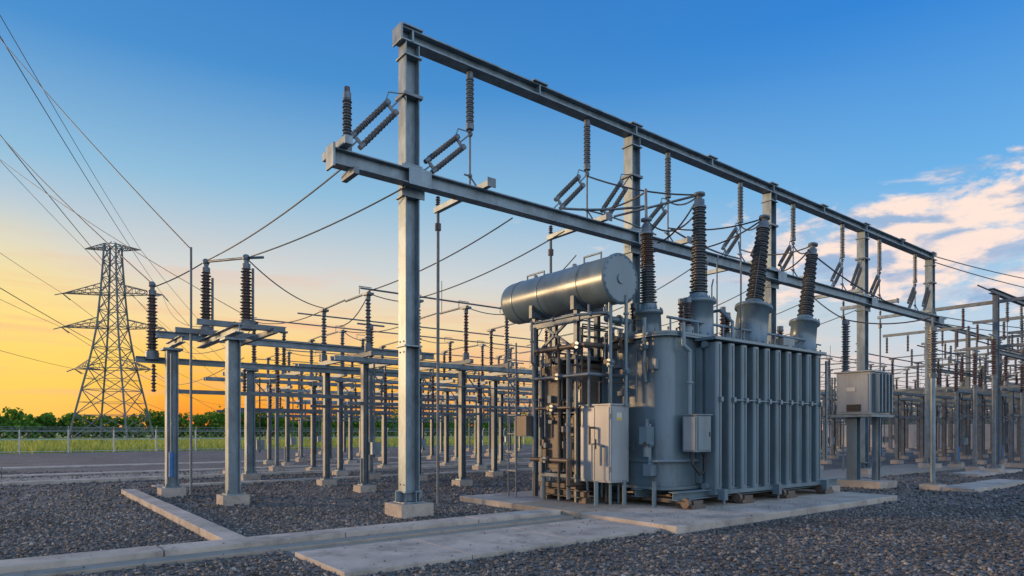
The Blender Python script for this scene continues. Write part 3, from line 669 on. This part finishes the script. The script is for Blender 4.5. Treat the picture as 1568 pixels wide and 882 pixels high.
lv=[];tr=MB();BARK=mat('bark',(.05,.04,.03),.9,0,.2,5,0)
for (tx,ty) in pts:
    d=.615*tx+.788*ty; a=(.788*tx-.615*ty)/d
    H=random.uniform(6.2,9.2)*(.77+.5*min(1,max(0,(d-140)/140)))
    if random.random()<.15: H*=1.22
    if a<-.6 : H*=.88
    tr.cyl((tx,ty,-.1),(tx,ty,H*.6),.22,BARK,.1,seg=5)
    for k in range(random.randint(9,12)):
        lr=H*random.uniform(.14,.24); c=np.array([tx+random.uniform(-1,1)*H*.28,ty+random.uniform(-1,1)*H*.24,H*random.uniform(.06,.84)])
        m=36; u=rng.normal(size=(m,3)); u/=np.linalg.norm(u,axis=1)[:,None]; P=c+u*lr*(.6+.5*rng.random((m,1)))*np.array([1,1,.85]); lv.append(P)
P=np.concatenate(lv); P[:,2]=np.maximum(P[:,2],.2); n=len(P); A=rng.normal(size=(n,3)); A/=np.linalg.norm(A,axis=1)[:,None]; Bv=np.cross(A,rng.normal(size=(n,3))); Bv/=np.linalg.norm(Bv,axis=1)[:,None]
s=rng.uniform(.25,.55,n)[:,None]
v=np.stack([P-A*s,P+Bv*s*.8,P+A*s,P-Bv*s*.8],1).reshape(-1,3)
o=place('tree_line',npmesh('tree_line',v,np.arange(n*4).reshape(-1,4),LEAF)); t=tr.obj('trunks',o)
HM=mat('hill_woods',(.05,.075,.06),.9,0,.3,.02,0); mb=MB();mi=mb.mi(HM);k=60
for i in range(k+1):
    x=-900+i*50; h=14+8*math.sin(i*.5)+5*math.sin(i*1.3+1); mb.v+= [V(x,1150-.35*x,-1),V(x,1200-.35*x,h)]
for i in range(k): mb.face([2*i,2*i+2,2*i+3,2*i+1],mi,True)
mb.obj('distant_hills')
# ---------------------------------------------------------------- world
w=bpy.data.worlds.new('World'); sc.world=w; w.use_nodes=True; nt=w.node_tree;N=nt.nodes;L=nt.links; bg=N['Background']
tc=N.new('ShaderNodeTexCoord'); sp=N.new('ShaderNodeSeparateXYZ'); L.new(tc.outputs['Generated'],sp.inputs[0])
def ramp(stops,inp):
    r=N.new('ShaderNodeValToRGB'); e=r.color_ramp.elements
    e[0].position=stops[0][0]; e[0].color=stops[0][1]; e[1].position=stops[-1][0]; e[1].color=stops[-1][1]
    for p,c in stops[1:-1]: e.new(p).color=c
    L.new(inp,r.inputs['Fac']); return r.outputs['Color']
warm=ramp([(0,lin(240,118,55)),(.022,lin(252,146,44)),(.06,lin(255,180,48)),(.10,lin(255,200,92)),(.15,lin(248,216,158)),(.22,lin(214,214,210)),(.33,lin(142,188,218)),(.46,lin(70,142,206)),(.6,lin(46,118,194)),(1,lin(90,150,210))],sp.outputs['Z'])
cool=ramp([(0,lin(230,198,178)),(.05,lin(216,206,208)),(.12,lin(192,210,226)),(.2,lin(162,200,230)),(.32,lin(106,175,230)),(.5,lin(46,130,214)),(.65,lin(44,116,200)),(1,lin(90,150,210))],sp.outputs['Z'])
def math_(op,a,b=None,c=None,clamp=False):
    m=N.new('ShaderNodeMath'); m.operation=op; m.use_clamp=clamp
    for i,v in enumerate((a,b,c)):
        if v is None: continue
        if isinstance(v,(int,float)): m.inputs[i].default_value=v
        else: L.new(v,m.inputs[i])
    return m.outputs[0]
def vdot(vec,d):
    m=N.new('ShaderNodeVectorMath'); m.operation='DOT_PRODUCT'; L.new(vec,m.inputs[0]); m.inputs[1].default_value=d; return m.outputs['Value']
def mrange(v,a,b,c=0,d=1):
    m=N.new('ShaderNodeMapRange'); m.interpolation_type='SMOOTHSTEP'; L.new(v,m.inputs['Value'])
    for i,x in zip((1,2,3,4),(a,b,c,d)): m.inputs[i].default_value=x
    return m.outputs['Result']
def mixc(f,a,b,bt='MIX'):
    m=N.new('ShaderNodeMixRGB'); m.blend_type=bt
    for s_,v in((m.inputs[0],f),(m.inputs[1],a),(m.inputs[2],b)):
        if isinstance(v,(int,float)): s_.default_value=v
        elif isinstance(v,tuple): s_.default_value=v
        else: L.new(v,s_)
    return m.outputs[0]
fl=N.new('ShaderNodeVectorMath'); fl.operation='MULTIPLY'; fl.inputs[1].default_value=(1,1,0); L.new(tc.outputs['Generated'],fl.inputs[0])
nm=N.new('ShaderNodeVectorMath'); nm.operation='NORMALIZE'; L.new(fl.outputs[0],nm.inputs[0])
az=mrange(vdot(nm.outputs[0],(-.05,.999,0)),.2,.95)
base=mixc(az,cool,warm)
glow=mrange(vdot(tc.outputs['Generated'],(-.02,.997,.07)),.975,1.0)
base=mixc(math_('MULTIPLY',glow,.6),base,lin(255,224,112))
def noise(scale,vs,detail=8,rough=.6,dist=.3,loc=(0,0,0)):
    mp=N.new('ShaderNodeMapping'); mp.inputs['Scale'].default_value=vs; mp.inputs['Location'].default_value=loc; L.new(tc.outputs['Generated'],mp.inputs['Vector'])
    n=N.new('ShaderNodeTexNoise'); n.inputs['Scale'].default_value=scale; n.inputs['Detail'].default_value=detail; n.inputs['Roughness'].default_value=rough; n.inputs['Distortion'].default_value=dist; L.new(mp.outputs[0],n.inputs['Vector']); return n.outputs['Fac']
c1=noise(6.5,(1,1,2.8),10,.64,.3,(.4,0,.3)); c2=noise(12,(1,1,3),7,.55,.2,(3,1,2))
regz=math_('MULTIPLY',mrange(sp.outputs['Z'],.12,.20),mrange(sp.outputs['Z'],.355,.27))
rega=mrange(vdot(nm.outputs[0],(.965,.262,0)),.925,.98)
reg=math_('MULTIPLY',regz,rega)
cf=mrange(math_('MULTIPLY_ADD',reg,.2,c1),.615,.745)
cf=math_('MULTIPLY',cf,mrange(reg,0,.35),clamp=True)
ccol=mixc(mrange(c2,.38,.52),lin(152,180,214),lin(255,230,216))
base=mixc(cf,base,ccol)
pf=mrange(noise(13,(1,1,2.6),8,.62,.3,(1.7,2.2,.6)),.60,.72)
pr=math_('MULTIPLY',math_('MULTIPLY',mrange(sp.outputs['Z'],.12,.17),mrange(sp.outputs['Z'],.34,.27)),mrange(vdot(nm.outputs[0],(.9,.43,0)),.85,.96))
base=mixc(math_('MULTIPLY',math_('MULTIPLY',pf,pr),.8),base,lin(246,224,214))
lowm=math_('MULTIPLY',mrange(sp.outputs['Z'],.02,.06),mrange(sp.outputs['Z'],.30,.12))
lf=math_('MULTIPLY',math_('MULTIPLY',mrange(noise(4,(1,1,9),loc=(5,2,0)),.47,.68),lowm),.55)
base=mixc(lf,base,mixc(az,lin(240,216,212),lin(244,180,140)))
bk=mrange(sp.outputs['Y'],.1,-.8)  # unseen sky behind camera made paler and brighter, added to fill the scene
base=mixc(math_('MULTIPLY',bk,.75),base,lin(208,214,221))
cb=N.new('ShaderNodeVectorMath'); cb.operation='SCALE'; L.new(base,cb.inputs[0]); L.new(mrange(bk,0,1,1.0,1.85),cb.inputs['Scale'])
sky=N.new('ShaderNodeTexSky'); sky.sky_type='NISHITA'; sky.sun_disc=False; sky.sun_elevation=math.radians(7); sky.sun_rotation=math.radians(-40)
sks=N.new('ShaderNodeVectorMath'); sks.operation='SCALE'; sks.inputs['Scale'].default_value=.008; L.new(sky.outputs[0],sks.inputs[0])
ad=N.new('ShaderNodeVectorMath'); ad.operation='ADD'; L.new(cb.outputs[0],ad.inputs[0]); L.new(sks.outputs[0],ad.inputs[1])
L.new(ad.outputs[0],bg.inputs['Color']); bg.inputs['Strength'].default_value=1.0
# sun
sl=bpy.data.lights.new('sun','SUN'); sl.energy=3.6; sl.angle=math.radians(8); sl.color=(1,.62,.30)
so=bpy.data.objects.new('sun',sl); sc.collection.objects.link(so)
so.rotation_euler=V(-.66,.74,math.tan(math.radians(7.5))).to_track_quat('Z','Y').to_euler()
# camera
cd=bpy.data.cameras.new('camera'); co=bpy.data.objects.new('camera',cd); sc.collection.objects.link(co)
co.location=(0,0,1.6); co.rotation_euler=(math.radians(90),0,-math.atan2(.615,.788)); cd.lens=22.96; cd.sensor_width=36; cd.shift_y=.1403; cd.clip_end=9000; cd.clip_start=.1
sc.camera=co
